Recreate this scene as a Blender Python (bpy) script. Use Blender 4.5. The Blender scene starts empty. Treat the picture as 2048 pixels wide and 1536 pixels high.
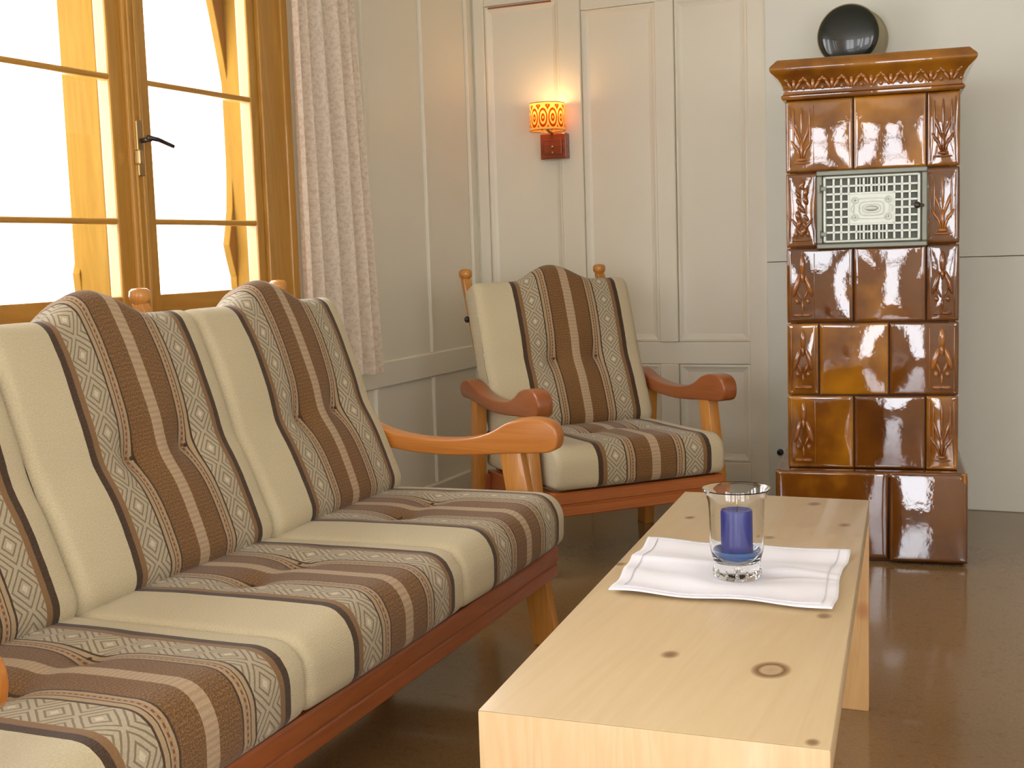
import bpy, bmesh, math, random
from mathutils import Vector, Matrix, Quaternion
random.seed(7)
PI = math.pi
C = bpy.context.scene.collection
sc = bpy.context.scene

# ---------------------------------------------------------------- camera, world, exposure
F_PX = 2465.7
cam_d = bpy.data.cameras.new('camera'); cam = bpy.data.objects.new('camera', cam_d); C.objects.link(cam)
cam_d.sensor_width = 36.0; cam_d.lens = F_PX / 2048 * 36.0; cam_d.clip_start = 0.02
yaw, pitch, roll = -.4259, .10599, -.03183
fw = Vector((math.sin(yaw)*math.cos(pitch), math.cos(yaw)*math.cos(pitch), -math.sin(pitch)))
rr = Vector((math.cos(yaw), -math.sin(yaw), 0)); uu = rr.cross(fw)
r2 = rr*math.cos(roll) + uu*math.sin(roll); u2 = uu*math.cos(roll) - rr*math.sin(roll)
cam.matrix_world = Matrix(((r2.x, u2.x, -fw.x, 0), (r2.y, u2.y, -fw.y, 0), (r2.z, u2.z, -fw.z, 1.0), (0, 0, 0, 1)))
sc.camera = cam
W = bpy.data.worlds.new('world'); sc.world = W; W.use_nodes = True
bgn = W.node_tree.nodes['Background']
bgn.inputs[0].default_value = (.955, .985, 1.04, 1); bgn.inputs[1].default_value = 5.5
sc.view_settings.view_transform = 'Standard'; sc.view_settings.look = 'None'
sc.view_settings.exposure = 1.0; sc.view_settings.gamma = 1.0; sc.view_settings.use_curve_mapping = False

def portal(name, loc, rot, sx, sy):
    d = bpy.data.lights.new(name, 'AREA'); d.shape = 'RECTANGLE'; d.size = sx; d.size_y = sy
    d.cycles.is_portal = True
    o = bpy.data.objects.new(name, d); C.objects.link(o); o.location = loc; o.rotation_euler = rot

# room: x from XL to XR, y from YB to YW
XL, XR, YW, YB, ZC = -2.338, 2.1, 4.82, -1.75, 2.32
WINS = [(2.02, 3.41), (.25, 1.64), (-1.45, -.06)]         # left wall openings (y ranges): first seen, other two added for light
WZ0, WZ1 = .83, 2.06
for i, (a, b) in enumerate(WINS):
    portal('window_daylight', (XL-.28, (a+b)/2, (WZ0+WZ1)/2), (0, -PI/2, 0), WZ1-WZ0+.1, b-a+.1)
FW = [(-1.95, -.85), (-.52, .02), (.10, .60), (.95, 1.95)]; FWZ0, FWZ1 = .70, 2.06; FS = [FWZ0, 1.0, .08, FWZ0]  # behind the camera: middle window read from reflections; door, outer windows added for light
RW = (-1.25, .55)                          # unseen window added in the right-hand wall to light the sofa
portal('window_daylight', (XR+.3, sum(RW)/2, (FWZ0+FWZ1)/2), (0, PI/2, 0), FWZ1-FWZ0+.1, RW[1]-RW[0]+.1)
for (a, b), z in zip(FW, FS): portal('window_daylight', ((a+b)/2, YB-.3, (z+FWZ1)/2), (PI/2, 0, 0), b-a+.1, FWZ1-z+.1)

# ---------------------------------------------------------------- materials
def s2l(c):
    return tuple(((v/255)/12.92 if v/255 <= .04045 else ((v/255+.055)/1.055)**2.4) for v in c) + (1,)

class NT:
    def __init__(s, name):
        s.m = bpy.data.materials.new(name); s.m.use_nodes = True; s.t = s.m.node_tree
        s.b = s.t.nodes['Principled BSDF']; s.out = s.t.nodes['Material Output']
    def n(s, t, **k):
        n = s.t.nodes.new(t)
        for a, b in k.items(): setattr(n, a, b)
        return n
    def l(s, a, b): s.t.links.new(a, b)
    def set(s, inp, v):
        if hasattr(v, 'links') or isinstance(v, bpy.types.NodeSocket): s.l(v, inp)
        else: inp.default_value = v
    def math(s, op, a, b=None, c=None):
        n = s.n('ShaderNodeMath', operation=op)
        s.set(n.inputs[0], a)
        if b is not None: s.set(n.inputs[1], b)
        if c is not None: s.set(n.inputs[2], c)
        return n.outputs[0]
    def mix(s, f, a, b, mode='MIX'):
        n = s.n('ShaderNodeMix', data_type='RGBA', blend_type=mode)
        s.set(n.inputs[0], f); s.set(n.inputs[6], a); s.set(n.inputs[7], b)
        return n.outputs[2]
    def ramp(s, f, stops, interp='LINEAR'):
        n = s.n('ShaderNodeValToRGB'); r = n.color_ramp; r.interpolation = interp
        while len(r.elements) > 1: r.elements.remove(r.elements[-1])
        r.elements[0].position, r.elements[0].color = stops[0]
        for p, c in stops[1:]:
            e = r.elements.new(p); e.color = c
        s.set(n.inputs[0], f); return n.outputs[0]
    def coord(s, kind='Object', scale=(1, 1, 1), rot=(0, 0, 0), loc=(0, 0, 0)):
        c = s.n('ShaderNodeTexCoord'); m = s.n('ShaderNodeMapping')
        m.inputs['Scale'].default_value = scale; m.inputs['Rotation'].default_value = rot; m.inputs['Location'].default_value = loc
        s.l(c.outputs[kind], m.inputs[0]); return m.outputs[0]
    def noise(s, v, scale=5, detail=4, rough=.5, dist=0):
        n = s.n('ShaderNodeTexNoise'); s.l(v, n.inputs['Vector'])
        n.inputs['Scale'].default_value = scale; n.inputs['Detail'].default_value = detail
        n.inputs['Roughness'].default_value = rough; n.inputs['Distortion'].default_value = dist
        return n.outputs[0]
    def bump(s, h, strength=.2, dist=.002):
        n = s.n('ShaderNodeBump'); n.inputs['Strength'].default_value = strength; n.inputs['Distance'].default_value = dist
        s.l(h, n.inputs['Height']); s.l(n.outputs[0], s.b.inputs['Normal'])
    def base(s, c, rough=.5, coat=0, metal=0, spec=.5):
        s.set(s.b.inputs['Base Color'], c); s.set(s.b.inputs['Roughness'], rough)
        s.b.inputs['Coat Weight'].default_value = coat; s.b.inputs['Metallic'].default_value = metal
        s.b.inputs['Specular IOR Level'].default_value = spec
        return s.m

def plain(name, rgb, rough=.5, var=.06, scale=8, coat=0, metal=0, bump=0, spec=.5):
    t = NT(name); v = t.coord(); n = t.noise(v, scale, 4)
    a = s2l(rgb); lo = tuple(x*(1-var) for x in a[:3])+(1,); hi = tuple(min(1, x*(1+var)) for x in a[:3])+(1,)
    c = t.mix(n, lo, hi)
    if bump: t.bump(t.noise(v, scale*12, 3), bump, .001)
    return t.base(c, rough, coat, metal, spec)

def wood(name, c1, c2, axis='Y', rough=.4, knots=(), gs=1.0, coat=.0, ring=.5, knotcol=(120, 75, 40), seed=0.):
    """pine: long grain along the axis, a few knots at given object-space points (x,y,z,radius)"""
    t = NT(name)
    k = dict(X=(.09, 1, 1), Y=(1, .09, 1), Z=(1, 1, .09))[axis]
    v = t.coord(scale=k, loc=(seed, seed*.7, seed*.3))
    big = t.noise(v, 9*gs, 3, .5, 1.2); fine = t.noise(v, 90*gs, 3, .6)
    w = t.math('FRACT', t.math('MULTIPLY', big, 7))
    w = t.math('MULTIPLY', t.math('ABSOLUTE', t.math('SUBTRACT', w, .5)), 2*ring)
    f = t.math('ADD', t.math('MULTIPLY', w, .6), t.math('MULTIPLY', fine, .45))
    col = t.mix(f, s2l(c1), s2l(c2))
    if knots:
        raw = t.coord()
        for (x, y, z, r, lo) in knots:
            sub = t.n('ShaderNodeVectorMath', operation='SUBTRACT'); t.l(raw, sub.inputs[0]); sub.inputs[1].default_value = (x, y, z)
            mul = t.n('ShaderNodeVectorMath', operation='MULTIPLY'); t.l(sub.outputs[0], mul.inputs[0])
            sx = dict(X=(.75, 1, 1), Y=(1, .75, 1), Z=(1, 1, .75))[axis]
            mul.inputs[1].default_value = tuple(a/r for a in sx)
            ln = t.n('ShaderNodeVectorMath', operation='LENGTH'); t.l(mul.outputs[0], ln.inputs[0])
            if lo:   # ring knot: pale heart with dark rim
                m = t.ramp(t.math('MULTIPLY', ln.outputs['Value'], .5), [(0, (.45,)*3+(1,)), (.28, (.35,)*3+(1,)), (.38, (.95,)*3+(1,)), (.5, (.6,)*3+(1,)), (.62, (0, 0, 0, 1))])
            else:
                m = t.ramp(t.math('MULTIPLY', ln.outputs['Value'], .5), [(0, (.9,)*3+(1,)), (.3, (.7,)*3+(1,)), (.6, (0, 0, 0, 1))])
            col = t.mix(m, col, s2l(knotcol))
    t.bump(fine, .08, .001)
    return t.base(col, rough, coat)

M = {}
M['wall'] = plain('wall_paint', (232, 226, 207), .42, .03, 3)
M['wall_right'] = plain('wall_paint_cool', (226, 226, 213), .4, .03, 3)
M['ceiling'] = plain('ceiling_paint', (228, 220, 202), .6, .03, 3)
M['window_wood'] = wood('window_pine', (166, 116, 40), (202, 154, 70), 'Z', .38, coat=.2)
M['window_wood_h'] = wood('window_pine_cross', (166, 116, 40), (202, 154, 70), 'Y', .38, coat=.2)
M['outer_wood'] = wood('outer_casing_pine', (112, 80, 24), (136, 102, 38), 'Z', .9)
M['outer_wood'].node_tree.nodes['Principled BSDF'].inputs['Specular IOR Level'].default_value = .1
M['arm'] = wood('armrest_pine', (176, 104, 40), (208, 138, 62), 'Y', .33, coat=.3, gs=1.6)
M['arm_shaded'] = wood('armrest_pine_shaded', (136, 72, 34), (162, 96, 48), 'Y', .33, coat=.3, gs=1.6)  # armchair copy, redder and darker: shade put into the wood colour
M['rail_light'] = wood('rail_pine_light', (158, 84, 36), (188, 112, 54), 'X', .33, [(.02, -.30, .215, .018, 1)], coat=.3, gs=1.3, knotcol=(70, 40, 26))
M['leg'] = wood('leg_pine', (176, 112, 46), (208, 148, 70), 'Z', .35, coat=.2, gs=1.6)
M['rail'] = wood('rail_pine', (136, 70, 34), (174, 98, 52), 'X', .33, coat=.3, gs=1.3)
M['brass'] = plain('worn_brass', (190, 160, 110), .3, .1, 20, metal=.9)
M['dark_metal'] = plain('dark_metal', (70, 62, 56), .35, .1, 20, metal=.7)
M['black'] = plain('black_plastic', (24, 24, 26), .4)
M['white_cloth'] = plain('white_linen', (236, 234, 240), .85, .02, 30, bump=.2)
M['white_thread'] = plain('white_thread', (214, 212, 222), .9, .03, 60, bump=.3)

def floor_mat():
    t = NT('speckled_brown_floor'); v = t.coord()
    a = t.noise(v, 150, 3, .7); b = t.noise(v, 5, 4, .6); d = t.noise(v, 40, 3, .6)
    c = t.mix(a, s2l((112, 84, 52)), s2l((160, 128, 86)))
    c = t.mix(t.math('MULTIPLY', b, .35), c, s2l((118, 92, 60)))
    c = t.mix(t.ramp(d, [(.55, (0, 0, 0, 1)), (.72, (.5, .5, .5, 1))]), c, s2l((122, 84, 50)))
    rg = t.math('ADD', t.math('MULTIPLY', d, .10), .09)
    t.bump(t.noise(v, 28, 4, .7), .12, .0012)
    return t.base(c, rg, .15)
M['floor'] = floor_mat()

def glaze(name, c1, c2, c3):
    """amber stove glaze: thin yellow where it runs, deep brown where it pools, a colour of its own on each tile"""
    t = NT(name); v = t.coord(); oi = t.n('ShaderNodeObjectInfo')
    off = t.n('ShaderNodeVectorMath', operation='ADD'); t.l(v, off.inputs[0])
    cb = t.n('ShaderNodeCombineXYZ'); t.l(t.math('MULTIPLY', oi.outputs['Random'], 37.), cb.inputs[0]); t.l(cb.outputs[0], off.inputs[1])
    n = t.noise(off.outputs[0], 6, 3, .5); f = t.noise(off.outputs[0], 60, 2, .5)
    k = t.math('ADD', t.math('MULTIPLY', n, .8), t.math('MULTIPLY', oi.outputs['Random'], .35))
    c = t.ramp(k, [(.25, s2l(c1)), (.55, s2l(c2)), (.8, s2l(c3))])
    t.bump(t.math('ADD', t.math('MULTIPLY', n, 3), t.math('MULTIPLY', f, .3)), .15, .003)
    t.b.inputs['IOR'].default_value = 1.7
    return t.base(c, .045, .45, 0, .5)
M['glaze'] = glaze('amber_glaze', (76, 36, 8), (112, 62, 10), (176, 114, 20))
M['glaze_relief'] = glaze('amber_glaze_relief', (108, 56, 18), (138, 80, 28), (170, 106, 44))
M['mortar'] = plain('dark_joint', (58, 26, 12), .6)
M['silver'] = plain('silver_grille', (198, 202, 190), .34, .08, 40, metal=.25)
M['grey_iron'] = plain('grey_iron', (128, 130, 118), .42, .12, 30, metal=.4)
M['cavity'] = plain('grille_backing', (122, 124, 114), .6)
M['cover_side'] = plain('cover_side', (158, 148, 116), .45)
M['cover_face'] = plain('cover_face', (26, 34, 30), .22, .2, 8, coat=.4)
M['candle'] = plain('blue_wax', (22, 42, 140), .4, .1, 20)
M['dish'] = plain('blue_glass_dish', (10, 92, 168), .12, .1, 20, coat=.5)
M['wick'] = plain('wick', (40, 34, 30), .9)

def glass_mat(name, tint=(.97, .98, .98)):
    t = NT(name); t.base(tint+(1,), .02)
    t.b.inputs['Transmission Weight'].default_value = 1.0; t.b.inputs['IOR'].default_value = 1.46
    return t.m
M['glass'] = glass_mat('clear_glass')
def pane_mat():
    t = NT('window_pane'); tr = t.n('ShaderNodeBsdfTransparent'); gl = t.n('ShaderNodeBsdfGlossy'); gl.inputs['Roughness'].default_value = .02
    lw = t.n('ShaderNodeLayerWeight'); fr = t.math('ADD', .03, t.math('MULTIPLY', t.math('POWER', lw.outputs['Facing'], 5.), .5))
    mx = t.n('ShaderNodeMixShader'); t.l(fr, mx.inputs[0]); t.l(tr.outputs[0], mx.inputs[1]); t.l(gl.outputs[0], mx.inputs[2])
    t.l(mx.outputs[0], t.out.inputs['Surface']); return t.m
M['pane'] = pane_mat()

def fabric():
    """woven wool with brown bands; UV x = place across one cushion (0..1), UV y = metres along the cloth"""
    t = NT('striped_wool'); tc = t.n('ShaderNodeTexCoord'); sp = t.n('ShaderNodeSeparateXYZ'); t.l(tc.outputs['UV'], sp.inputs[0])
    u, v = sp.outputs[0], sp.outputs[1]
    wob = t.noise(tc.outputs['UV'], 40, 2)
    d = t.math('ABSOLUTE', t.math('SUBTRACT', t.math('ADD', u, t.math('MULTIPLY', t.math('SUBTRACT', wob, .5), .004)), .565))
    K = lambda *c: s2l(c)
    cream, dark, brown, gold, tan, red, pale, dia = K(202, 189, 156), K(62, 44, 33), K(128, 98, 70), K(130, 92, 52), K(174, 150, 116), K(118, 80, 54), K(184, 160, 128), K(176, 164, 138)
    col = t.ramp(d, [(0, pale), (.026, gold), (.116, dark), (.124, tan), (.136, red), (.143, tan), (.150, dark), (.156, tan), (.168, dark), (.177, dia), (.288, brown), (.310, dark), (.338, cream)], 'CONSTANT')
    # zones
    def band(a, b): return t.math('MULTIPLY', t.math('GREATER_THAN', d, a), t.math('LESS_THAN', d, b))
    # diamond lattice
    xx = t.math('DIVIDE', t.math('SUBTRACT', d, .180), .112); yy = t.math('DIVIDE', v, .075)
    ax = t.math('ABSOLUTE', t.math('SUBTRACT', t.math('FRACT', xx), .5)); ay = t.math('ABSOLUTE', t.math('SUBTRACT', t.math('FRACT', yy), .5))
    sm = t.math('ADD', ax, ay)
    ln = t.math('LESS_THAN', t.math('FRACT', t.math('MULTIPLY', sm, 5.0)), .32)
    dot = t.math('LESS_THAN', sm, .10)
    dcol = t.mix(ln, K(182, 170, 144), K(132, 117, 93)); dcol = t.mix(dot, dcol, K(210, 199, 172))
    col = t.mix(band(.180, .288), col, dcol)
    # golden zone: coarse two-colour weave
    cu = t.coord('UV', scale=(.6, 1, 1))
    ch = t.n('ShaderNodeTexNoise'); t.l(cu, ch.inputs['Vector']); ch.inputs['Scale'].default_value = 400; ch.inputs['Detail'].default_value = 2
    rows = t.math('GREATER_THAN', t.math('FRACT', t.math('MULTIPLY', v, 125)), .5)
    gcol = t.mix(t.ramp(ch.outputs[0], [(.4, (0, 0, 0, 1)), (.6, (1, 1, 1, 1))]), K(90, 60, 34), K(148, 108, 60))
    gcol = t.mix(t.math('MULTIPLY', rows, .3), gcol, K(88, 56, 36))
    col = t.mix(band(.026, .118), col, gcol)
    # stitched dashes in the narrow red stripe and the pale middle stripe
    st = t.math('GREATER_THAN', t.math('FRACT', t.math('MULTIPLY', v, 95)), .55)
    col = t.mix(t.math('MULTIPLY', st, band(.133, .146)), col, K(172, 132, 96))
    col = t.mix(t.math('MULTIPLY', t.math('MULTIPLY', st, .35), t.math('LESS_THAN', d, .026)), col, K(150, 118, 88))
    col = t.mix(t.math('MULTIPLY', t.ramp(ch.outputs[0], [(.45, (0, 0, 0, 1)), (.6, (1, 1, 1, 1))]), band(.288, .310)), col, K(142, 104, 56))
    # wool melange
    ml = t.noise(cu, 300, 4, .8); col = t.mix(t.math('MULTIPLY', t.ramp(ml, [(.36, (0, 0, 0, 1)), (.68, (1, 1, 1, 1))]), .34), col, K(118, 100, 74))
    h = t.math('ADD', t.math('MULTIPLY', t.math('SINE', t.math('MULTIPLY', v, 1500)), .5), t.math('MULTIPLY', ml, 2.0))
    t.bump(h, .25, .0012)
    t.b.inputs['Sheen Weight'].default_value = .15
    return t.base(col, .95, 0, 0, .15)
M['fabric'] = fabric()
M['button'] = plain('dark_button', (70, 48, 36), .8)

def curtain_mat():
    t = NT('sprigged_curtain'); v = t.coord('UV')
    a = t.noise(v, 70, 4, .75, .4); b = t.noise(v, 9, 2)
    f = t.ramp(a, [(.47, (0, 0, 0, 1)), (.58, (1, 1, 1, 1))])
    c = t.mix(f, s2l((250, 240, 224)), s2l((234, 218, 202)))
    t.base(c, .9, 0, 0, .1)
    tl = t.n('ShaderNodeBsdfTranslucent'); t.l(c, tl.inputs[0])
    mx = t.n('ShaderNodeMixShader'); mx.inputs[0].default_value = .42
    t.l(t.b.outputs[0], mx.inputs[1]); t.l(tl.outputs[0], mx.inputs[2]); t.l(mx.outputs[0], t.out.inputs['Surface'])
    return t.m
M['curtain'] = curtain_mat()

def shade_mat():
    t = NT('patterned_lamp_shade'); tc = t.n('ShaderNodeTexCoord'); sp = t.n('ShaderNodeSeparateXYZ'); t.l(tc.outputs['UV'], sp.inputs[0])
    u, v = sp.outputs[0], sp.outputs[1]
    x = t.math('SUBTRACT', t.math('FRACT', t.math('MULTIPLY', u, 11)), .5); y = t.math('SUBTRACT', t.math('FRACT', t.math('MULTIPLY', v, 1.15)), .5)
    r = t.math('SQRT', t.math('ADD', t.math('MULTIPLY', t.math('MULTIPLY', x, x), 4.), t.math('MULTIPLY', t.math('MULTIPLY', y, y), 5.)))
    ring = t.math('LESS_THAN', t.math('ABSOLUTE', t.math('SUBTRACT', t.math('FRACT', t.math('MULTIPLY', r, 1.9)), .5)), .24)
    edge = t.math('GREATER_THAN', t.math('ABSOLUTE', t.math('SUBTRACT', v, .5)), .42)
    msk = t.math('MULTIPLY', ring, t.math('SUBTRACT', 1.0, edge))
    c = t.mix(msk, s2l((244, 180, 104)), s2l((146, 60, 12)))
    df = t.n('ShaderNodeBsdfDiffuse'); t.l(c, df.inputs[0]); tl = t.n('ShaderNodeBsdfTranslucent'); t.l(c, tl.inputs[0])
    mx = t.n('ShaderNodeMixShader'); mx.inputs[0].default_value = .6
    t.l(df.outputs[0], mx.inputs[1]); t.l(tl.outputs[0], mx.inputs[2]); t.l(mx.outputs[0], t.out.inputs['Surface'])
    return t.m
M['shade'] = shade_mat()
M['bracket'] = wood('lamp_bracket_wood', (112, 42, 16), (160, 74, 34), 'X', .25, coat=.5)

# ---------------------------------------------------------------- mesh helpers
def tag(o, label=None, cat=None, group=None, kind=None):
    if label: o['label'] = label
    if cat: o['category'] = cat
    if group: o['group'] = group
    if kind: o['kind'] = kind
    return o
def link(name, me, mat=None, parent=None, loc=None, rot=None, smooth=False):
    if mat is not None and not me.materials: me.materials.append(mat)
    if smooth:
        for p in me.polygons: p.use_smooth = True
    o = bpy.data.objects.new(name, me); C.objects.link(o)
    if parent is not None: o.parent = parent
    if loc is not None: o.location = loc
    if rot is not None: o.rotation_euler = rot
    return o
def thing(name, label, cat, loc=(0, 0, 0), rotz=0, group=None):
    o = bpy.data.objects.new(name, None); C.objects.link(o); o.empty_display_size = .1
    o.location = loc; o.rotation_euler = (0, 0, rotz)
    return tag(o, label, cat, group)
def to_mesh(bm, name='mesh', autosmooth=None):
    bmesh.ops.recalc_face_normals(bm, faces=bm.faces)
    me = bpy.data.meshes.new(name); bm.to_mesh(me); bm.free()
    return me
def box_bm(x0, x1, y0, y1, z0, z1, bev=0, seg=1, bm=None, mat=None):
    own = bmesh.new()
    bmesh.ops.create_cube(own, size=1)
    for v in own.verts:
        v.co = Vector(((x0+x1)/2+v.co.x*(x1-x0), (y0+y1)/2+v.co.y*(y1-y0), (z0+z1)/2+v.co.z*(z1-z0)))
    if bev: bmesh.ops.bevel(own, geom=own.edges[:], offset=bev, segments=seg, profile=.5, affect='EDGES')
    if mat is not None: bmesh.ops.transform(own, matrix=mat, verts=own.verts)
    if bm is None: return own
    me = bpy.data.meshes.new('tmp'); own.to_mesh(me); own.free(); bm.from_mesh(me); bpy.data.meshes.remove(me)
    return bm
def box(name, x0, x1, y0, y1, z0, z1, mat, parent=None, bev=.002, seg=1, smooth=False):
    return link(name, to_mesh(box_bm(x0, x1, y0, y1, z0, z1, bev, seg)), mat, parent, smooth=smooth)
def prism_bm(pts, axis, a, b, bev=0, seg=2, bm=None):
    """pts: closed 2D outline; extruded along axis from a to b. axis 0: pts=(y,z); 1: pts=(x,z); 2: pts=(x,y)"""
    own = bmesh.new()
    def P(p, h):
        return [(h, p[0], p[1]), (p[0], h, p[1]), (p[0], p[1], h)][axis]
    A = [own.verts.new(P(p, a)) for p in pts]; B = [own.verts.new(P(p, b)) for p in pts]
    f1 = own.faces.new(A); f2 = own.faces.new(B[::-1])
    for i in range(len(pts)):
        j = (i+1) % len(pts); own.faces.new((A[j], A[i], B[i], B[j]))
    bmesh.ops.recalc_face_normals(own, faces=own.faces)
    if bev:
        es = [e for e in own.edges if (f1 in e.link_faces) or (f2 in e.link_faces)]
        bmesh.ops.bevel(own, geom=es, offset=bev, segments=seg, profile=.5, affect='EDGES')
    if bm is None: return own
    me = bpy.data.meshes.new('tmp'); own.to_mesh(me); own.free(); bm.from_mesh(me); bpy.data.meshes.remove(me)
    return bm
def lathe_bm(prof, seg=32, axis=(0, 0, 1), center=(0, 0, 0), bm=None):
    own = bm or bmesh.new(); rings = []
    q = Vector((0, 0, 1)).rotation_difference(Vector(axis)); c = Vector(center)
    for r, z in prof:
        if r < 1e-6: rings.append([own.verts.new(c+q @ Vector((0, 0, z)))])
        else: rings.append([own.verts.new(c+q @ Vector((r*math.cos(2*PI*k/seg), r*math.sin(2*PI*k/seg), z))) for k in range(seg)])
    for A, B in zip(rings[:-1], rings[1:]):
        for k in range(seg):
            k2 = (k+1) % seg
            if len(A) == 1 and len(B) == 1: continue
            if len(A) == 1: own.faces.new((A[0], B[k], B[k2]))
            elif len(B) == 1: own.faces.new((A[k], B[0], A[k2]))
            else: own.faces.new((A[k], B[k], B[k2], A[k2]))
    return own
def tube_bm(pts, r, seg=8, bm=None):
    own = bm or bmesh.new(); pts = [Vector(p) for p in pts]; rings = []
    for i, p in enumerate(pts):
        d = (pts[min(i+1, len(pts)-1)]-pts[max(i-1, 0)]).normalized()
        q = Vector((0, 0, 1)).rotation_difference(d)
        rings.append([own.verts.new(p+q @ Vector((r*math.cos(2*PI*k/seg), r*math.sin(2*PI*k/seg), 0))) for k in range(seg)])
    for A, B in zip(rings[:-1], rings[1:]):
        for k in range(seg): own.faces.new((A[k], A[(k+1) % seg], B[(k+1) % seg], B[k]))
    own.faces.new(rings[0][::-1]); own.faces.new(rings[-1]); return own
def blob_bm(bm, c, s, rot=None, seg=10, rings=6):
    m = Matrix.Translation(Vector(c)) @ (rot or Matrix.Identity(4)) @ Matrix.Diagonal((*s, 1))
    bmesh.ops.create_uvsphere(bm, u_segments=seg, v_segments=rings, radius=1, matrix=m)
def auto(o, ang=.6):
    """smooth shading with hard edges kept beyond an angle"""
    me = o.data
    for p in me.polygons: p.use_smooth = True
    bm = bmesh.new(); bm.from_mesh(me)
    for e in bm.edges:
        if len(e.link_faces) == 2 and e.calc_face_angle(0) > ang: e.smooth = False
    bm.to_mesh(me); bm.free(); return o

# ================================================================= ROOM
def structure(name, bm, mat, parent=None):
    o = link(name, to_mesh(bm), mat, parent)
    if parent is None: o['kind'] = 'structure'
    return o
structure('floor', box_bm(XL-.3, XR+.2, YB-.3, YW+.2, -.12, 0), M['floor'])
structure('ceiling', box_bm(XL-.3, XR+.2, YB-.3, YW+.2, ZC, ZC+.12), M['ceiling'])
bm = box_bm(XR, XR+.2, YB, RW[0], 0, ZC); box_bm(XR, XR+.2, RW[1], YW, 0, ZC, bm=bm)
box_bm(XR, XR+.2, *RW, 0, FWZ0, bm=bm); box_bm(XR, XR+.2, *RW, FWZ1, ZC, bm=bm)
structure('wall_right', bm, M['wall'])
bm = bmesh.new(); xs = [XL]
for (a, b), z in zip(FW, FS): xs += [a, b]; box_bm(a, b, YB-.2, YB, 0, z, bm=bm); box_bm(a, b, YB-.2, YB, FWZ1, ZC, bm=bm)
xs.append(XR)
for i in range(0, len(xs)-1, 2): box_bm(xs[i], xs[i+1], YB-.2, YB, 0, ZC, bm=bm)
structure('wall_front', bm, M['wall'])
bm = bmesh.new(); ys = [YB-.2]
for a, b in sorted(WINS): ys += [a, b]
ys.append(YW)
WT = .11
for i in range(0, len(ys)-1, 2): box_bm(XL-WT, XL, ys[i], ys[i+1], 0, ZC, bm=bm)
for a, b in WINS: box_bm(XL-WT, XL, a, b, 0, WZ0, bm=bm); box_bm(XL-WT, XL, a, b, WZ1, ZC, bm=bm)
wall_left = structure('wall_left', bm, M['wall'])
wall_back = structure('wall_back', box_bm(XL-.2, XR+.2, YW+.012, YW+.2, 0, ZC), M['wall'])

def mb(name, parent, x0, x1, y0, y1, z0, z1, mat=None, bev=.004):
    return box(name, x0, x1, y0, y1, z0, z1, mat or M['wall'], parent, bev)
# back wall: frame of stiles and rails standing proud of the panels, each panel a raised field
P = wall_back
def stile(a, b, z0=.0, z1=ZC, d=.014): mb('stile', P, a, b, YW-.002-d+.014-.012, YW+.014, z0, z1, bev=.003)
def rail(a, b, z0, z1): mb('rail', P, a, b, YW-.004, YW+.014, z0, z1, bev=.003)
def panel(a, b, z0, z1):
    """one board with a moulded bead at its rim"""
    bm = bmesh.new(); y = YW+.011
    rings = [(0, y), (.002, y-.012), (.010, y-.013), (.020, y-.006), (.032, y-.0015), (.034, y-.0015)]
    vs = []
    for ins, yy in rings:
        vs.append([bm.verts.new((X, yy, Z)) for X, Z in ((a+ins, z0+ins), (b-ins, z0+ins), (b-ins, z1-ins), (a+ins, z1-ins))])
    for A, B in zip(vs[:-1], vs[1:]):
        for k in range(4): bm.faces.new((A[k], A[(k+1) % 4], B[(k+1) % 4], B[k]))
    bm.faces.new(vs[-1])
    return link('panel', to_mesh(bm), M['wall'], P)
stile(XL+.03, -2.262); stile(-1.925, -1.829-.0, .0, ZC)
stile(-1.514, -1.437, .62, 1.97); stile(-1.514, -1.437, .135, .53); stile(-1.145, -1.071)
rail(-2.262, -1.925, .53, .62); rail(-1.829, -1.145, .53, .62); rail(-2.262, -1.925, 2.03, ZC); rail(-1.829, -1.145, 1.97, ZC)
rail(-2.262, -1.925, 0, .135); rail(-1.829, -1.145, 0, .135)
for a, b, z0, z1 in [(-2.262, -1.925, .62, 2.03), (-1.829, -1.514, .62, 1.97), (-1.437, -1.145, .62, 1.97),
                     (-2.262, -1.925, .135, .53), (-1.829, -1.514, .135, .53), (-1.437, -1.145, .135, .53)]:
    panel(a, b, z0, z1)
mb('door_edge', P, -2.24, -1.955, YW-.010, YW+.004, 2.018, 2.024, M['rail'], .001)
# smooth boards behind the stove, an upper and a lower one
R_ = M['wall_right']
mb('board', P, -1.069, XR, YW-.038, YW+.012, .9335, ZC, R_, .002); mb('board', P, -1.069, XR, YW-.042, YW+.012, 0, .931, R_, .003)
# left wall: rail, baseboard, half-round battens, corner bead
P = wall_left
mb('rail', P, XL, XL+.014, 3.43, YW, .514, .612, bev=.005)
mb('baseboard', P, XL, XL+.02, YB, YW, 0, .083, bev=.006)
mb('rail', P, XL, XL+.014, YB, 3.43, .514, .612, bev=.005)
def batten(y, z0, z1): box('batten', XL-.001, XL+.0145, y-.010, y+.010, z0, z1, M['wall'], P, .003, 2)
for y in (4.378, 3.925): batten(y, .083, .514); batten(y, .612, ZC)
box('corner_bead', XL, XL+.016, YW-.05, YW, 0, ZC, M['wall'], P, .003, 2)
mb('window_surround', P, XL, XL+.012, 3.425, 3.50, .74, 2.16, M['wall'], .004)

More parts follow.
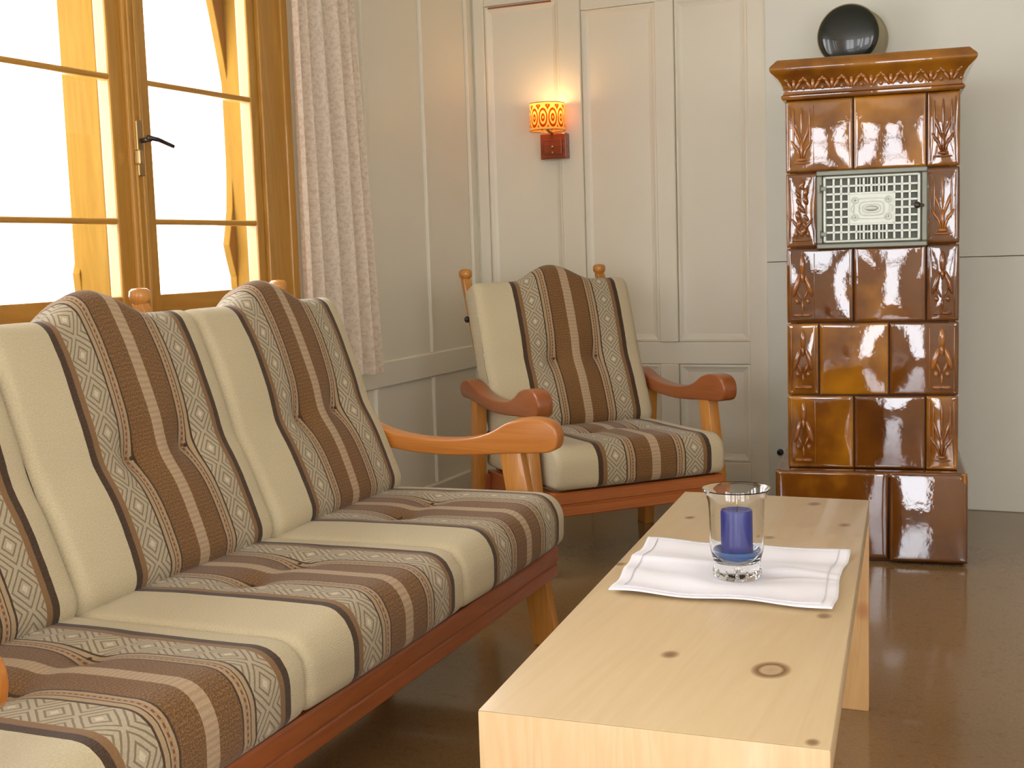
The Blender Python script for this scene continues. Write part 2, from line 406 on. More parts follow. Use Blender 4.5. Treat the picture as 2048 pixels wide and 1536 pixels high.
# ---------------------------------------------------------------- windows
WAVE = [(.93, 3.300), (.95, 3.300), (1.0, 3.284), (1.054, 3.270), (1.11, 3.284), (1.171, 3.297), (1.27, 3.305), (1.371, 3.310), (1.47, 3.312),
        (1.569, 3.307), (1.63, 3.295), (1.697, 3.280), (1.76, 3.266), (1.82, 3.251), (1.88, 3.228), (1.94, 3.19), (2.0, 3.13), (2.08, 3.02)]
def window(ya, yb, idx):
    win = bpy.data.objects.new('window_%d' % idx, None); C.objects.link(win); win['kind'] = 'structure'
    win.location = (XL, (ya+yb)/2, 0); oy = -(ya+yb)/2; ox = -XL
    def b(name, x0, x1, y0, y1, z0, z1, mat='window_wood', bev=.004, par=None, seg=2):
        o = box(name, x0+ox, x1+ox, y0+oy, y1+oy, z0, z1, M[mat], par or win, bev, seg); return o
    mid = 2.695-3.41+yb
    X0, X1 = XL-.043, XL+.012                                   # frame depth
    b('frame_post', X0, X1+.006, yb-.125, yb+.02, WZ0-.03, WZ1+.03)
    b('frame_post', X0, X1+.006, ya-.02, ya+.125, WZ0-.03, WZ1+.03)
    b('frame_post', X0, X1+.014, yb-.012, yb+.024, WZ0-.05, WZ1+.05)       # outer lip of the casing
    b('frame_head', X0, X1, ya+.125, yb-.125, WZ1-.05, WZ1+.03, 'window_wood_h'); b('frame_sill', X0, X1+.07, ya-.03, yb+.03, WZ0-.04, WZ0+.03, 'window_wood_h')
    for (la, lb) in ((ya+.125, mid-.006), (mid+.006, yb-.125)):
        s = .045 if True else 0
        near = (lb < mid)
        sa, sb = (.045, .072) if near else (.072, .042)
        b('sash_stile', XL-.04, XL+.004, la, la+sa, WZ0+.03, WZ1-.05, bev=.006); b('sash_stile', XL-.04, XL+.004, lb-sb, lb, WZ0+.03, WZ1-.05, bev=.006)
        b('sash_rail', XL-.04, XL+.002, la+sa, lb-sb, WZ0+.03, WZ0+.085, 'window_wood_h'); b('sash_rail', XL-.04, XL+.002, la+sa, lb-sb, WZ1-.10, WZ1-.05, 'window_wood_h')
        for z in (1.118, 1.50): b('muntin', XL-.032, XL+.002, la+sa-.004, lb-sb+.004, z-.0085, z+.0085, 'window_wood_h', .006, None, 3)
        for z0, z1 in ((WZ0+.08, 1.118), (1.118, 1.50), (1.50, WZ1-.095)): b('pane', XL-.038, XL-.034, la+sa-.006, lb-sb+.006, z0, z1, 'pane', 0)
    # cover strip with its fluting, handle and catch
    b('cover_strip', XL+.002, XL+.020, mid-.028, mid+.030, WZ0+.03, WZ1-.05, bev=.006)
    for dy in (-.012, .012): b('bead', XL+.016, XL+.026, mid+dy-.004, mid+dy+.004, WZ0+.04, WZ1-.06, bev=.003)
    hp = b('handle_plate', XL+.020, XL+.030, mid-.012, mid+.014, 1.24, 1.39, 'brass', .003)
    lc = bmesh.new(); tube_bm([(XL+.03+ox, mid+.004+oy, 1.335), (XL+.062+ox, mid+.006+oy, 1.338)], .007, 8, lc)
    tube_bm([(XL+.058+ox, mid-.004+oy, 1.342), (XL+.066+ox, mid+.03+oy, 1.337), (XL+.07+ox, mid+.085+oy, 1.322)], .0065, 8, lc)
    link('handle', to_mesh(lc), M['dark_metal'], win, smooth=True)
    b('catch', XL+.020, XL+.042, mid-.020, mid-.006, 1.27, 1.31, 'brass', .004)
    # outer casing: lining of the opening and a board sawn to a wavy outline
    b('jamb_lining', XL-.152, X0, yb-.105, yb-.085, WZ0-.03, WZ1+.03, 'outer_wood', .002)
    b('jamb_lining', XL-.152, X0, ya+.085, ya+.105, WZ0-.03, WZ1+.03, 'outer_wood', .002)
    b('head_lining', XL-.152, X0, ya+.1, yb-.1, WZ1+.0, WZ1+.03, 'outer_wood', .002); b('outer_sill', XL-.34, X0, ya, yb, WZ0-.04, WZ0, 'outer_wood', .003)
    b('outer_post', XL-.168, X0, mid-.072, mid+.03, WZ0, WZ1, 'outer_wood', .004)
    sh = yb-3.41
    pts = [(y+sh+oy, z) for z, y in [(.83, 3.31)]+WAVE] + [(yb-.09+oy, 2.08), (yb-.09+oy, .83)]
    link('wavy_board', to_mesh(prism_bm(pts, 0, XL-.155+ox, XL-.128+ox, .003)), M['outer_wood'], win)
    WL = [(.83, 2.60), (.93, 2.622), (.98, 2.618), (1.011, 2.628), (1.04, 2.655), (1.074, 2.679), (1.13, 2.695), (1.189, 2.701), (1.26, 2.697), (1.331, 2.688), (1.43, 2.679), (1.54, 2.675), (1.63, 2.670), (1.722, 2.664), (1.80, 2.65), (1.9, 2.61), (2.0, 2.54), (2.06, 2.48)]
    pts = [(y+sh+oy, z) for z, y in WL] + [(mid+.06+oy, 2.06), (mid+.06+oy, .83)]
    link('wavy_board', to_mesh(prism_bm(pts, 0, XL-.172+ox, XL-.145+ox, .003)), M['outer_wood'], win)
    return win
for i, w_ in enumerate(WINS): window(*w_, i+1)  # first window is in view, the other two are added for light
# unseen openings behind the camera, mostly added for light and stove glare
for i, (fa, fb) in enumerate(FW):
    win = bpy.data.objects.new(('window_4', 'window_5', 'added_door_1', 'window_6')[i], None); C.objects.link(win); win['kind'] = 'structure'; win.location = ((fa+fb)/2, YB, 0)
    hw = (fb-fa)/2; f0 = FS[i]
    for x0, x1 in ([(-hw, -hw+.07), (hw-.07, hw)] + ([(-.04, .04)] if hw > .4 else [])): box('frame_post', x0, x1, -.12, -.02, f0, FWZ1, M['window_wood'], win, .004)
    for z0, z1 in ((f0, f0+.07), (FWZ1-.07, FWZ1), (1.18, 1.21), (1.62, 1.65)): box('crossbar', -hw+.07, hw-.07, -.11, -.03, z0, z1, M['window_wood'], win, .004)
    for x0, x1 in (((-hw+.06, -.03), (.03, hw-.06)) if hw > .4 else ((-hw+.06, hw-.06),)): box('pane', x0, x1, -.078, -.074, f0+.06, FWZ1-.06, M['pane'], win, 0)

win = bpy.data.objects.new('window_7', None); C.objects.link(win); win['kind'] = 'structure'; win.location = (XR, sum(RW)/2, 0)  # unseen window added to brighten the sofa cushions
hw = (RW[1]-RW[0])/2
for y0, y1 in ((-hw, -hw+.07), (hw-.07, hw), (-.04, .04)): box('frame_post', .02, .12, y0, y1, FWZ0, FWZ1, M['window_wood'], win, .004)
for z0, z1 in ((FWZ0, FWZ0+.07), (FWZ1-.07, FWZ1), (1.18, 1.21), (1.62, 1.65)): box('crossbar', .03, .11, -hw+.07, hw-.07, z0, z1, M['window_wood_h'], win, .004)
for y0, y1 in ((-hw+.06, -.03), (.03, hw-.06)): box('pane', .074, .078, y0, y1, FWZ0+.06, FWZ1-.06, M['pane'], win, 0)

# ================================================================= STOVE
SA = .13
Sv = Vector((math.cos(SA), math.sin(SA), 0)); Bk = Vector((-math.sin(SA), math.cos(SA), 0))
Bc = Vector((-.272, 3.946, 0))
stove = thing('tiled_stove', 'tall amber-brown glazed tile stove with a silver grille standing on its plinth', 'stove', Bc + Sv*(-.289), SA)
OX = .289      # local x = measured x + OX, local y = distance behind the plinth front
def tile_mesh(w, h, dep=.03, pillow=.0035, edge=.007):
    bm = bmesh.new(); n = 12; g = []
    fx = [0, .012, .03, .06] + [.06+(.88)*k/8 for k in range(1, 8)] + [.94, .97, .988, 1]
    for b in fx:
        row = []
        for a in fx:
            x, z = a*w, b*h
            d = min(x, w-x, z, h-z); e = min(1, d/edge); rd = edge*.55*(1-math.sqrt(max(0, 1-(1-e)**2)))
            pl = pillow*(1-(2*a-1)**2)*(1-(2*b-1)**2)
            row.append(bm.verts.new((x, rd-pl, z)))
        g.append(row)
    for j in range(len(fx)-1):
        for i in range(len(fx)-1): bm.faces.new((g[j][i], g[j][i+1], g[j+1][i+1], g[j+1][i]))
    rim = [g[0][i] for i in range(len(fx))] + [g[j][-1] for j in range(1, len(fx))] + [g[-1][i] for i in range(len(fx)-2, -1, -1)] + [g[j][0] for j in range(len(fx)-2, 0, -1)]
    back = [bm.verts.new((v.co.x, dep, v.co.z)) for v in rim]
    for k in range(len(rim)): k2 = (k+1) % len(rim); bm.faces.new((rim[k2], rim[k], back[k], back[k2]))
    bm.faces.new(back)
    return to_mesh(bm)
box('core', -.241, .253, .062, .555, .29, 1.455, M['mortar'], stove, .002)
ROWS = [(1.219, 1.444), (.986, 1.219), (.749, .986), (.520, .749), (.286, .520)]
XA, XB_ = -.541, -.027
G = .0018
cache = {}
def add_tile(x0, x1, z0, z1, y=.05, rotz=0, loc=None):
    w, h = round(x1-x0-2*G, 4), round(z1-z0-2*G, 4)
    if (w, h) not in cache: cache[(w, h)] = tile_mesh(w, h)
    o = link('tile', cache[(w, h)], M['glaze'], stove, loc or (x0+G+OX, y, z0+G), (0, 0, rotz), smooth=True)
    return o
def motif(parent, xa, xb, za, zb, v):
    """raised moulding: a framed band with stem, leaves and beads"""
    bm = bmesh.new(); xc = (xa+xb)/2; w = xb-xa; h = zb-za
    def blob(x, z, sx, sz, ang=0, d=.007):
        blob_bm(bm, (xc+x*w, -.002, za+z*h), (sx*w*1.3, d*1.5, sz*h*1.05), Matrix.Rotation(ang, 4, 'Y'), 10, 6)
    if v == 0:     # fan of long leaves over a foot
        for s in (-1, 1): blob(s*.30, .62, .035, .30, 0, .004)
        blob(0, .70, .05, .24)
        for s in (-1, 1): blob(s*.17, .52, .055, .17, s*.32); blob(s*.24, .34, .05, .12, s*.55); blob(s*.13, .26, .045, .11, s*.25)
        blob(0, .30, .06, .14); blob(0, .14, .16, .028); blob(0, .09, .28, .018)
    elif v == 1:   # two twined stalks with ears
        for k in range(7): blob(.16*math.sin(k*1.1), .88-k*.115, .085, .075, .5*math.cos(k*1.1)); blob(-.16*math.sin(k*1.1), .85-k*.115, .06, .06, -.6)
        for s in (-1, 1): blob(s*.25, .30, .05, .10, s*.6); blob(s*.22, .15, .06, .05)
        blob(0, .06, .30, .02)
    else:          # tulip bud, two leaves, two berries
        blob(0, .80, .09, .15); blob(0, .62, .06, .08)
        for s in (-1, 1): blob(s*.23, .50, .085, .17, s*-.28); blob(s*.20, .27, .07, .045); blob(s*.12, .36, .04, .08, s*.4)
        blob(0, .20, .045, .08); blob(-.16, .065, .15, .024); blob(.16, .065, .15, .024)
    for s in (-1, 1):
        box_bm(xc+s*.44*w-.0012, xc+s*.44*w+.0012, -.0035, .002, za+.03*h, zb-.03*h, .001, bm=bm)
    o = link('relief', to_mesh(bm), M['glaze_relief'], parent, smooth=True); return o
variants = [(0, 0), (1, 0), (2, 2), (2, 2), (2, 0)]
for ri, (z0, z1) in enumerate(ROWS):
    h = z1-z0-2*G
    if ri in (0, 2, 4): cuts = [XA, -.337, -.122, XB_]
    else: cuts = [XA, -.443, -.231, XB_]
    tl = [add_tile(cuts[k], cuts[k+1], z0, z1) for k in range(3)]
    motif(tl[0], .006, .088, .010, h-.010, variants[ri][0])
    wl = cuts[3]-cuts[2]-2*G
    motif(tl[2], wl-.088, wl-.006, .010, h-.010, variants[ri][1])
    # side walls of the column, staggered in the same bond
    sc_ = [0, .125, .32, .515] if ri % 2 else [0, .19, .39, .515]
    for a, b in zip(sc_[:-1], sc_[1:]):
        add_tile(a, b, z0, z1, rotz=PI/2, loc=(XB_+OX+.0, .05+a+G, z0+G))
        add_tile(a, b, z0, z1, rotz=-PI/2, loc=(XA+OX-.0, .05+b-G, z0+G))
# plinth: glazed slabs and a cap
PW0, PW1, PD = -.289, .289, .80
box('plinth_core', PW0+.012, PW1-.012, .012, PD, 0, .262, M['mortar'], stove, .002)
def slab(x0, x1, y, z0, z1, rot=0, loc=None):
    me = tile_mesh(x1-x0-2*G, z1-z0-2*G, .02, .002, .010)
    return link('plinth_tile', me, M['glaze'], stove, loc or (x0+G, y, z0+G), (0, 0, rot), smooth=True)
slab(PW0, .058, 0, .008, .286)
sl = slab(.058, PW1, 0, .008, .286); sl.rotation_euler = (math.radians(-5.5), 0, 0); sl.location.y = -.022
for a, b in ((0, .40), (.40, PD)):
    slab(a, b, 0, .008, .286, PI/2, (PW1, a+G, .008+G)); slab(a, b, 0, .008, .286, -PI/2, (PW0, b-G, .008+G))
box('plinth_top', PW0+.006, PW1-.006, .006, PD, .264, .2855, M['glaze'], stove, .006, 3, True)
# cornice: swept round front and sides
prof = [(-.002, 1.443), (.008, 1.444), (.012, 1.450), (.012, 1.456), (.006, 1.461), (.005, 1.470), (.007, 1.482), (.012, 1.495), (.021, 1.508), (.033, 1.519), (.041, 1.526), (.045, 1.533), (.045, 1.540), (.041, 1.547), (.034, 1.553), (.028, 1.560), (.022, 1.565)]
bm = bmesh.new(); rings = []
for o_, z in prof:
    a, b, y0, y1 = XA+OX-o_, XB_+OX+o_, .05-o_, .565+o_
    rings.append([bm.verts.new(p) for p in ((a, y0, z), (b, y0, z), (b, y1, z), (a, y1, z))])
for A, B in zip(rings[:-1], rings[1:]):
    for k in range(4): bm.faces.new((A[k], A[(k+1) % 4], B[(k+1) % 4], B[k]))
bm.faces.new(rings[-1]); bm.faces.new(rings[0][::-1])
cornice = auto(link('cornice', to_mesh(bm), M['glaze'], stove), .7)
bm = bmesh.new(); xc = (XA+XB_)/2+OX
for k in range(-4, 5):
    x = xc+k*.0575
    blob_bm(bm, (x, .040, 1.492), (.007, .010, .020), None, 8, 6)
    for s in (-1, 1):
        blob_bm(bm, (x+s*.013, .039, 1.487), (.006, .010, .018), Matrix.Rotation(s*.5, 4, 'Y'), 8, 6)
        blob_bm(bm, (x+s*.022, .036, 1.501), (.0055, .010, .010), Matrix.Rotation(s*.9, 4, 'Y'), 8, 6)
        blob_bm(bm, (x+s*.009, .036, 1.510), (.005, .008, .006), None, 8, 6)
    blob_bm(bm, (x+.02875, .041, 1.478), (.007, .009, .007), None, 8, 6)
    blob_bm(bm, (x+.02875, .035, 1.508), (.005, .009, .008), None, 8, 6)
link('frieze_relief', to_mesh(bm), M['glaze_relief'], cornice, smooth=True)
# warming-oven grille
gx0, gx1, gz0, gz1, gy = -.447+OX, -.120+OX, .981, 1.221, .032
frame = bmesh.new()
for a, b, c, d in ((gx0, gx1, gz0, gz0+.016), (gx0, gx1, gz1-.016, gz1), (gx0, gx0+.018, gz0+.016, gz1-.016), (gx1-.018, gx1, gz0+.016, gz1-.016)):
    box_bm(a, b, gy-.004, .050, c, d, .003, bm=frame)
door = link('grille_frame', to_mesh(frame), M['grey_iron'], stove)
box('grille_back', gx0+.01, gx1-.01, .046, .050, gz0+.01, gz1-.01, M['cavity'], door, 0)
NX, NZ = 12, 8
ix0, ix1, iz0, iz1 = gx0+.020, gx1-.020, gz0+.018, gz1-.018
bm = bmesh.new(); yf = gy-.004
for (a, b, c, d) in ((ix0, ix1, iz0, iz0+.008), (ix0, ix1, iz1-.008, iz1), (ix0, ix0+.009, iz0, iz1), (ix1-.009, ix1, iz0, iz1)):
    box_bm(a, b, yf-.003, yf+.007, c, d, .0025, bm=bm)
jx0, jx1, jz0, jz1 = ix0+.009, ix1-.009, iz0+.008, iz1-.008
px, pz = (jx1-jx0)/NX, (jz1-jz0)/NZ
def inmid(i, j): return 3 <= i <= 8 and 2 <= j <= 5
for i in range(1, NX):
    x = jx0+i*px
    segs = [(jz0, jz1)] if not (4 <= i <= 8) else [(jz0, jz0+2*pz), (jz0+6*pz, jz1)]
    for a, b in segs: box_bm(x-.0034, x+.0034, yf, yf+.006, a, b, .0008, bm=bm)
    if 5 <= i <= 7:
        for s in (-.5, .5):
            for a, b in segs: box_bm(x+s*px-.0016, x+s*px+.0016, yf+.001, yf+.006, a, b, .0006, bm=bm)
for j in range(1, NZ):
    z = jz0+j*pz
    segs = [(jx0, jx1)] if not (3 <= j <= 5) else [(jx0, jx0+3*px), (jx0+9*px, jx1)]
    for a, b in segs: box_bm(a, b, yf, yf+.006, z-.0034, z+.0034, .0008, bm=bm)
link('grille', to_mesh(bm), M['silver'], door)
bm = bmesh.new(); cx, cz = (jx0+jx1)/2, (jz0+jz1)/2
box_bm(jx0+3*px, jx0+9*px, yf+.001, yf+.005, jz0+2*pz, jz0+6*pz, .001, bm=bm)
def oval_ring(rx, rz, t, d, pw=2.6):
    n = 40; pts = []
    for k in range(n+1):
        a = 2*PI*k/n; c_, s_ = math.cos(a), math.sin(a)
        pts.append((cx+rx*abs(c_)**(2/pw)*(1 if c_ >= 0 else -1), yf-d, cz+rz*abs(s_)**(2/pw)*(1 if s_ >= 0 else -1)))
    tube_bm(pts, t, 6, bm)
oval_ring(.026, .013, .0018, .0); oval_ring(.036, .021, .0020, .0, 4); oval_ring(.052, .031, .0014, .0, 5)
blob_bm(bm, (cx, yf+.001, cz), (.021, .006, .009), None, 16, 8)
for sx in (-1, 1):
    for sz in (-1, 1):
        c0 = (cx+sx*.049, yf, cz+sz*.026)
        pts = [(c0[0]+.009*math.cos(a*PI/8), yf-.001, c0[2]+.009*math.sin(a*PI/8)) for a in range(17)]
        tube_bm(pts, .0022, 6, bm); blob_bm(bm, c0, (.0035, .004, .0035), None, 8, 6)
    tube_bm([(cx+sx*.056, yf, cz-.012), (cx+sx*.062, yf, cz), (cx+sx*.056, yf, cz+.012)], .002, 6, bm)
auto(link('medallion', to_mesh(bm), M['silver'], door))
for z in (gz0+.045, gz1-.055):
    bm = bmesh.new(); tube_bm([(gx0+.008, yf-.004, z-.012), (gx0+.008, yf-.004, z+.012)], .006, 10, bm)
    box_bm(gx0+.008, gx0+.030, yf-.006, yf-.002, z-.006, z+.006, .001, bm=bm)
    link('hinge', to_mesh(bm), M['grey_iron'], door)
bm = bmesh.new(); tube_bm([(gx1-.03, yf+.002, 1.105), (gx1-.03, yf-.018, 1.105)], .006, 10, bm); blob_bm(bm, (gx1-.03, yf-.020, 1.105), (.010, .006, .010), None, 12, 8)
box_bm(gx1-.034, gx1-.010, yf-.014, yf-.010, 1.100, 1.108, .001, bm=bm)
link('latch', to_mesh(bm), M['dark_metal'], door, smooth=True)

# round flue cover on the wall above the stove
t = thing('flue_cover', 'round dark flue cap on the wall above the tiled stove', 'flue cover', (-.733, YW-.04, 1.735))
auto(link('collar', to_mesh(lathe_bm([(0, .001), (.118, .001), (.118, .006), (.112, .009), (.110, .160), (.108, .163), (.104, .158), (0, .158)], 48, (0, -1, 0))), M['cover_side'], t))
auto(link('face', to_mesh(lathe_bm([(.1055, .157), (.105, .163), (.088, .171), (.05, .179), (0, .182)], 48, (0, -1, 0))), M['cover_face'], t), 1.2)

# small dark plug beside the plinth
o = auto(link('wall_plug', to_mesh(lathe_bm([(0, 0), (.013, 0), (.013, .005), (.009, .012), (0, .014)], 20, (0, -1, 0))), M['black'], None, (-1.022, YW-.044, .190)))
tag(o, 'small round black plug on the pale wall just left of the stove', 'plug')

# ================================================================= WALL LAMP
lamp = thing('wall_lamp', 'small lit wall lamp with patterned amber shade on a wooden bracket', 'lamp', (-1.943, YW-.003, 1.43))
box('bracket', -.057, .057, -.05, 0, -.052, .052, M['bracket'], lamp, .004, 2)
box('bracket_plate', -.040, .040, -.056, -.050, -.034, .030, M['bracket'], lamp, .003, 2)
bm = bmesh.new(); blob_bm(bm, (0, -.058, -.004), (.006, .006, .006)); blob_bm(bm, (0, -.058, -.026), (.0045, .005, .0045)); link('switch', to_mesh(bm), M['brass'], lamp, smooth=True)
bm = bmesh.new(); tube_bm([(-.004, -.03, .050), (-.004, -.06, .055), (-.004, -.09, .060), (-.004, -.095, .085)], .006, 8, bm)
bm2 = lathe_bm([(0, .075), (.014, .075), (.014, .112), (0, .112)], 16, (0, 0, 1), (-.004, -.095, 0), bm)
link('lamp_arm', to_mesh(bm2), M['brass'], lamp, smooth=True)
bm = bmesh.new(); uvl = bm.loops.layers.uv.new('UVMap'); n = 48; R0 = .072
lo = [bm.verts.new((-.004+R0*math.cos(2*PI*k/n), -.095+R0*math.sin(2*PI*k/n), .060)) for k in range(n)]
hi = [bm.verts.new((-.004+R0*.97*math.cos(2*PI*k/n), -.095+R0*.97*math.sin(2*PI*k/n), .168)) for k in range(n)]
for k in range(n):
    f = bm.faces.new((lo[k], lo[(k+1) % n], hi[(k+1) % n], hi[k]))
    for lp, uv in zip(f.loops, ((k/n, 0), ((k+1)/n, 0), ((k+1)/n, 1), (k/n, 1))): lp[uvl].uv = uv
me = bpy.data.meshes.new('shade'); bm.to_mesh(me); bm.free()
shade = link('lamp_shade', me, M['shade'], lamp, smooth=True)
for z, r in ((.060, R0), (.168, R0*.97)):
    pts = [(-.004+r*math.cos(2*PI*k/32), -.095+r*math.sin(2*PI*k/32), z) for k in range(33)]
    link('rim', to_mesh(tube_bm(pts, .0018, 6)), M['brass'], shade, smooth=True)
bt = NT('warm_bulb'); bt.b.inputs['Emission Color'].default_value = (1, .62, .28, 1); bt.b.inputs['Emission Strength'].default_value = 7
bm = lathe_bm([(0, .110), (.012, .112), (.019, .125), (.017, .140), (.008, .152), (0, .155)], 20, (0, 0, 1), (-.004, -.095, 0))
link('bulb', to_mesh(bm), bt.m, lamp, smooth=True)
ld = bpy.data.lights.new('bulb_light', 'POINT'); ld.energy = .9; ld.color = (1, .58, .25); ld.shadow_soft_size = .03
lo_ = bpy.data.objects.new('bulb_light', ld); C.objects.link(lo_); lo_.location = (-1.947, YW-.098, 1.43+.145)

# ================================================================= SEATING
def rounded(poly, radii, seg=6):
    out = []; n = len(poly)
    for i in range(n):
        p0, p, p1 = Vector(poly[i-1]), Vector(poly[i]), Vector(poly[(i+1) % n]); r = radii[i]
        a, b = (p0-p).normalized(), (p1-p).normalized()
        half = a.angle(b)/2; d = r/math.tan(half)
        t0, t1 = p+a*d, p+b*d; c = p+(a+b).normalized()*(r/math.sin(half))
        a0 = math.atan2(t0.y-c.y, t0.x-c.x); a1 = math.atan2(t1.y-c.y, t1.x-c.x); da = (a1-a0+PI) % (2*PI)-PI
        for k in range(seg+1): ang = a0+da*k/seg; out.append((c.x+r*math.cos(ang), c.y+r*math.sin(ang)))
    return out
def resample(pts, m, start=0):
    L = [0]
    for i in range(len(pts)): L.append(L[-1]+(Vector(pts[(i+1) % len(pts)])-Vector(pts[i])).length)
    T = L[-1]; res = []; k = 0
    for j in range(m):
        s = T*j/m
        while L[k+1] < s: k += 1
        f = (s-L[k])/max(1e-9, L[k+1]-L[k]); a, b = Vector(pts[k]), Vector(pts[(k+1) % len(pts)])
        res.append(((a+(b-a)*f), s))
    return res, T
def cushion_mesh(Wd, poly, radii, shape, pinch, M_=150, N=56, re=.02):
    """loft a closed side profile across the width; shape(t, p, n) moves a point, pinch(t, s_pt) shifts the cloth sideways"""
    prof, T = resample(rounded(poly, radii), M_)
    nrm = []
    for j in range(M_):
        d = prof[(j+1) % M_][0]-prof[j-1][0]; nrm.append(Vector((d.y, -d.x)).normalized())
    cen = sum((p for p, s in prof), Vector((0, 0)))/M_
    if (prof[0][0]-cen).dot(nrm[0]) < 0: nrm = [-q for q in nrm]
    ts = [0, .001, .004, .009, .017, .03, .045]
    ts = ts + [.045+.91*k/(N) for k in range(1, N)] + [1-x for x in reversed(ts)]
    bm = bmesh.new(); uvl = bm.loops.layers.uv.new('UVMap'); rings = []; uvs = {}
    for t in ts:
        x = t*Wd; d = min(x, Wd-x)
        ins = re*(1-math.sqrt(max(0, 1-(1-min(1, d/re))**2))) * .85
        ring = []
        for j, (p, s) in enumerate(prof):
            q, xo = shape(t, p-nrm[j]*ins, nrm[j])
            v = bm.verts.new((x+xo, -q.x, q.y)); ring.append(v); uvs[v] = (t-pinch(t, p), s)
        rings.append(ring)
    for A, B in zip(rings[:-1], rings[1:]):
        for j in range(M_):
            j2 = (j+1) % M_; f = bm.faces.new((A[j], A[j2], B[j2], B[j]))
            for lp in f.loops:
                u, v = uvs[lp.vert]
                if j2 == 0 and lp.vert in (A[0], B[0]): v = T
                lp[uvl].uv = (u, v)
    for ring in (rings[0], rings[-1]):
        f = bm.faces.new(ring)
        for lp in f.loops: lp[uvl].uv = (.0 if ring is rings[0] else 1., lp.vert.co.z)
    bmesh.ops.triangulate(bm, faces=[f for f in bm.faces if len(f.verts) > 4])
    me = to_mesh(bm); me.materials.append(M['fabric'])
    for p in me.polygons: p.use_smooth = True
    return me
TUFT = (.425, .70)
def g(x, s): return math.exp(-(x/s)**2)
def smooth(a, b, x):
    x = max(0, min(1, (x-a)/(b-a))); return x*x*(3-2*x)
# seat: profile in (v forward, z)
def make_seat(Wd, ramp_seed):
    poly = [(.022, .272), (.026, .402), (-.545, .402), (-.545, .272)]
    TV = -.255
    def shape(t, p, n):
        q = p.copy(); top = smooth(.36, .40, p.y); fr = smooth(-.05, .02, p.x)
        q.y += top*.010*(1-abs(2*t-1)**3)*smooth(-.56, -.3, p.x)
        q.x += fr*.006*(1-abs(2*t-1)**3)
        q.y -= top*.004*math.sin(t*9+ramp_seed)*g(p.x+.12, .2)
        for tt in TUFT:
            dx, dv = (t-tt)*Wd, p.x-TV
            q.y -= top*(.016*math.exp(-(math.hypot(dx, dv)/.020)) + .010*g(dx, .05)*g(dv, .07))
        q.y -= top*.006*g(p.x-TV, .03)*smooth(.2, .45, t)*smooth(.95, .72, t)
        return q, 0
    def pinch(t, p):
        return 0 if p.y < .36 else sum((-.012)*((t-tt)*Wd/.02)*math.exp(-((t-tt)*Wd/.032)**2)*g(p.x-TV, .030)*-1 for tt in TUFT)
    return cushion_mesh(Wd, poly, [.03, .058, .02, .02], shape, pinch)
def make_back(Wd, ramp_seed):
    # local (b outward normal, a up the cushion) placed on the reclined plane
    A0 = Vector((-.408, .398)); up = Vector((-.205, .50)).normalized(); nn = Vector((up.y, -up.x))
    L = .560; TA = .255
    poly = [(0, 0), (0, L), (-.112, L), (-.112, 0)]
    def shape(t, p, n):
        b, a = p.x, p.y; front = smooth(-.075, -.02, b)
        e = abs(t-.515)/.25; hump = math.cos(PI/2*e)**1.6 if e < 1 else 0
        a2 = a+(.058*hump - .006)*smooth(.28, L, a)
        b2 = b+front*(.014*(1-abs(2*t-1)**3)*(1-abs(2*a/L-1)**4))
        b2 -= front*.011*g(a-TA, .05)*(1-.4*abs(2*t-1))
        b2 += front*.004*smooth(.33, .47, a)
        b2 -= front*.004*math.sin(a*16+ramp_seed)*g(t-.1, .2)
        for tt in TUFT:
            dx, dv = (t-tt)*Wd, a-TA
            b2 -= front*(.022*math.exp(-(math.hypot(dx, dv)/.020)) + .012*g(dx, .05)*g(dv, .09))
        lean = .006*smooth(.2, .5, a)*math.sin(ramp_seed*3)
        q = A0+up*a2+nn*b2
        return q, lean
    def pinch(t, p):
        return 0 if p.x < -.04 else sum(.010*((t-tt)*Wd/.02)*math.exp(-((t-tt)*Wd/.032)**2)*g(p.y-TA, .032) for tt in TUFT)
    return cushion_mesh(Wd, poly, [.050, .042, .034, .02], shape, pinch, re=.026)
ARM_TOP = [(-.625, .545), (-.605, .566), (-.565, .574), (-.52, .562), (-.46, .542), (-.38, .529), (-.29, .527), (-.22, .535), (-.17, .552), (-.13, .574), (-.08, .585), (-.035, .584), (-.008, .572), (.004, .552)]
ARM_BOT = [(.005, .528), (-.004, .508), (-.03, .499), (-.08, .496), (-.14, .494), (-.21, .488), (-.3, .485), (-.4, .490), (-.48, .502), (-.56, .510), (-.60, .512), (-.622, .524)]
def catmull(pts, k=4):
    out = []; n = len(pts)
    for i in range(n):
        p0, p1, p2, p3 = [Vector(pts[(i+d) % n]) for d in (-1, 0, 1, 2)]
        for j in range(k):
            t = j/k
            out.append(tuple(.5*((2*p1)+(p2-p0)*t+(2*p0-5*p1+4*p2-p3)*t*t+(3*p1-p0-3*p2+p3)*t**3)))
    return out
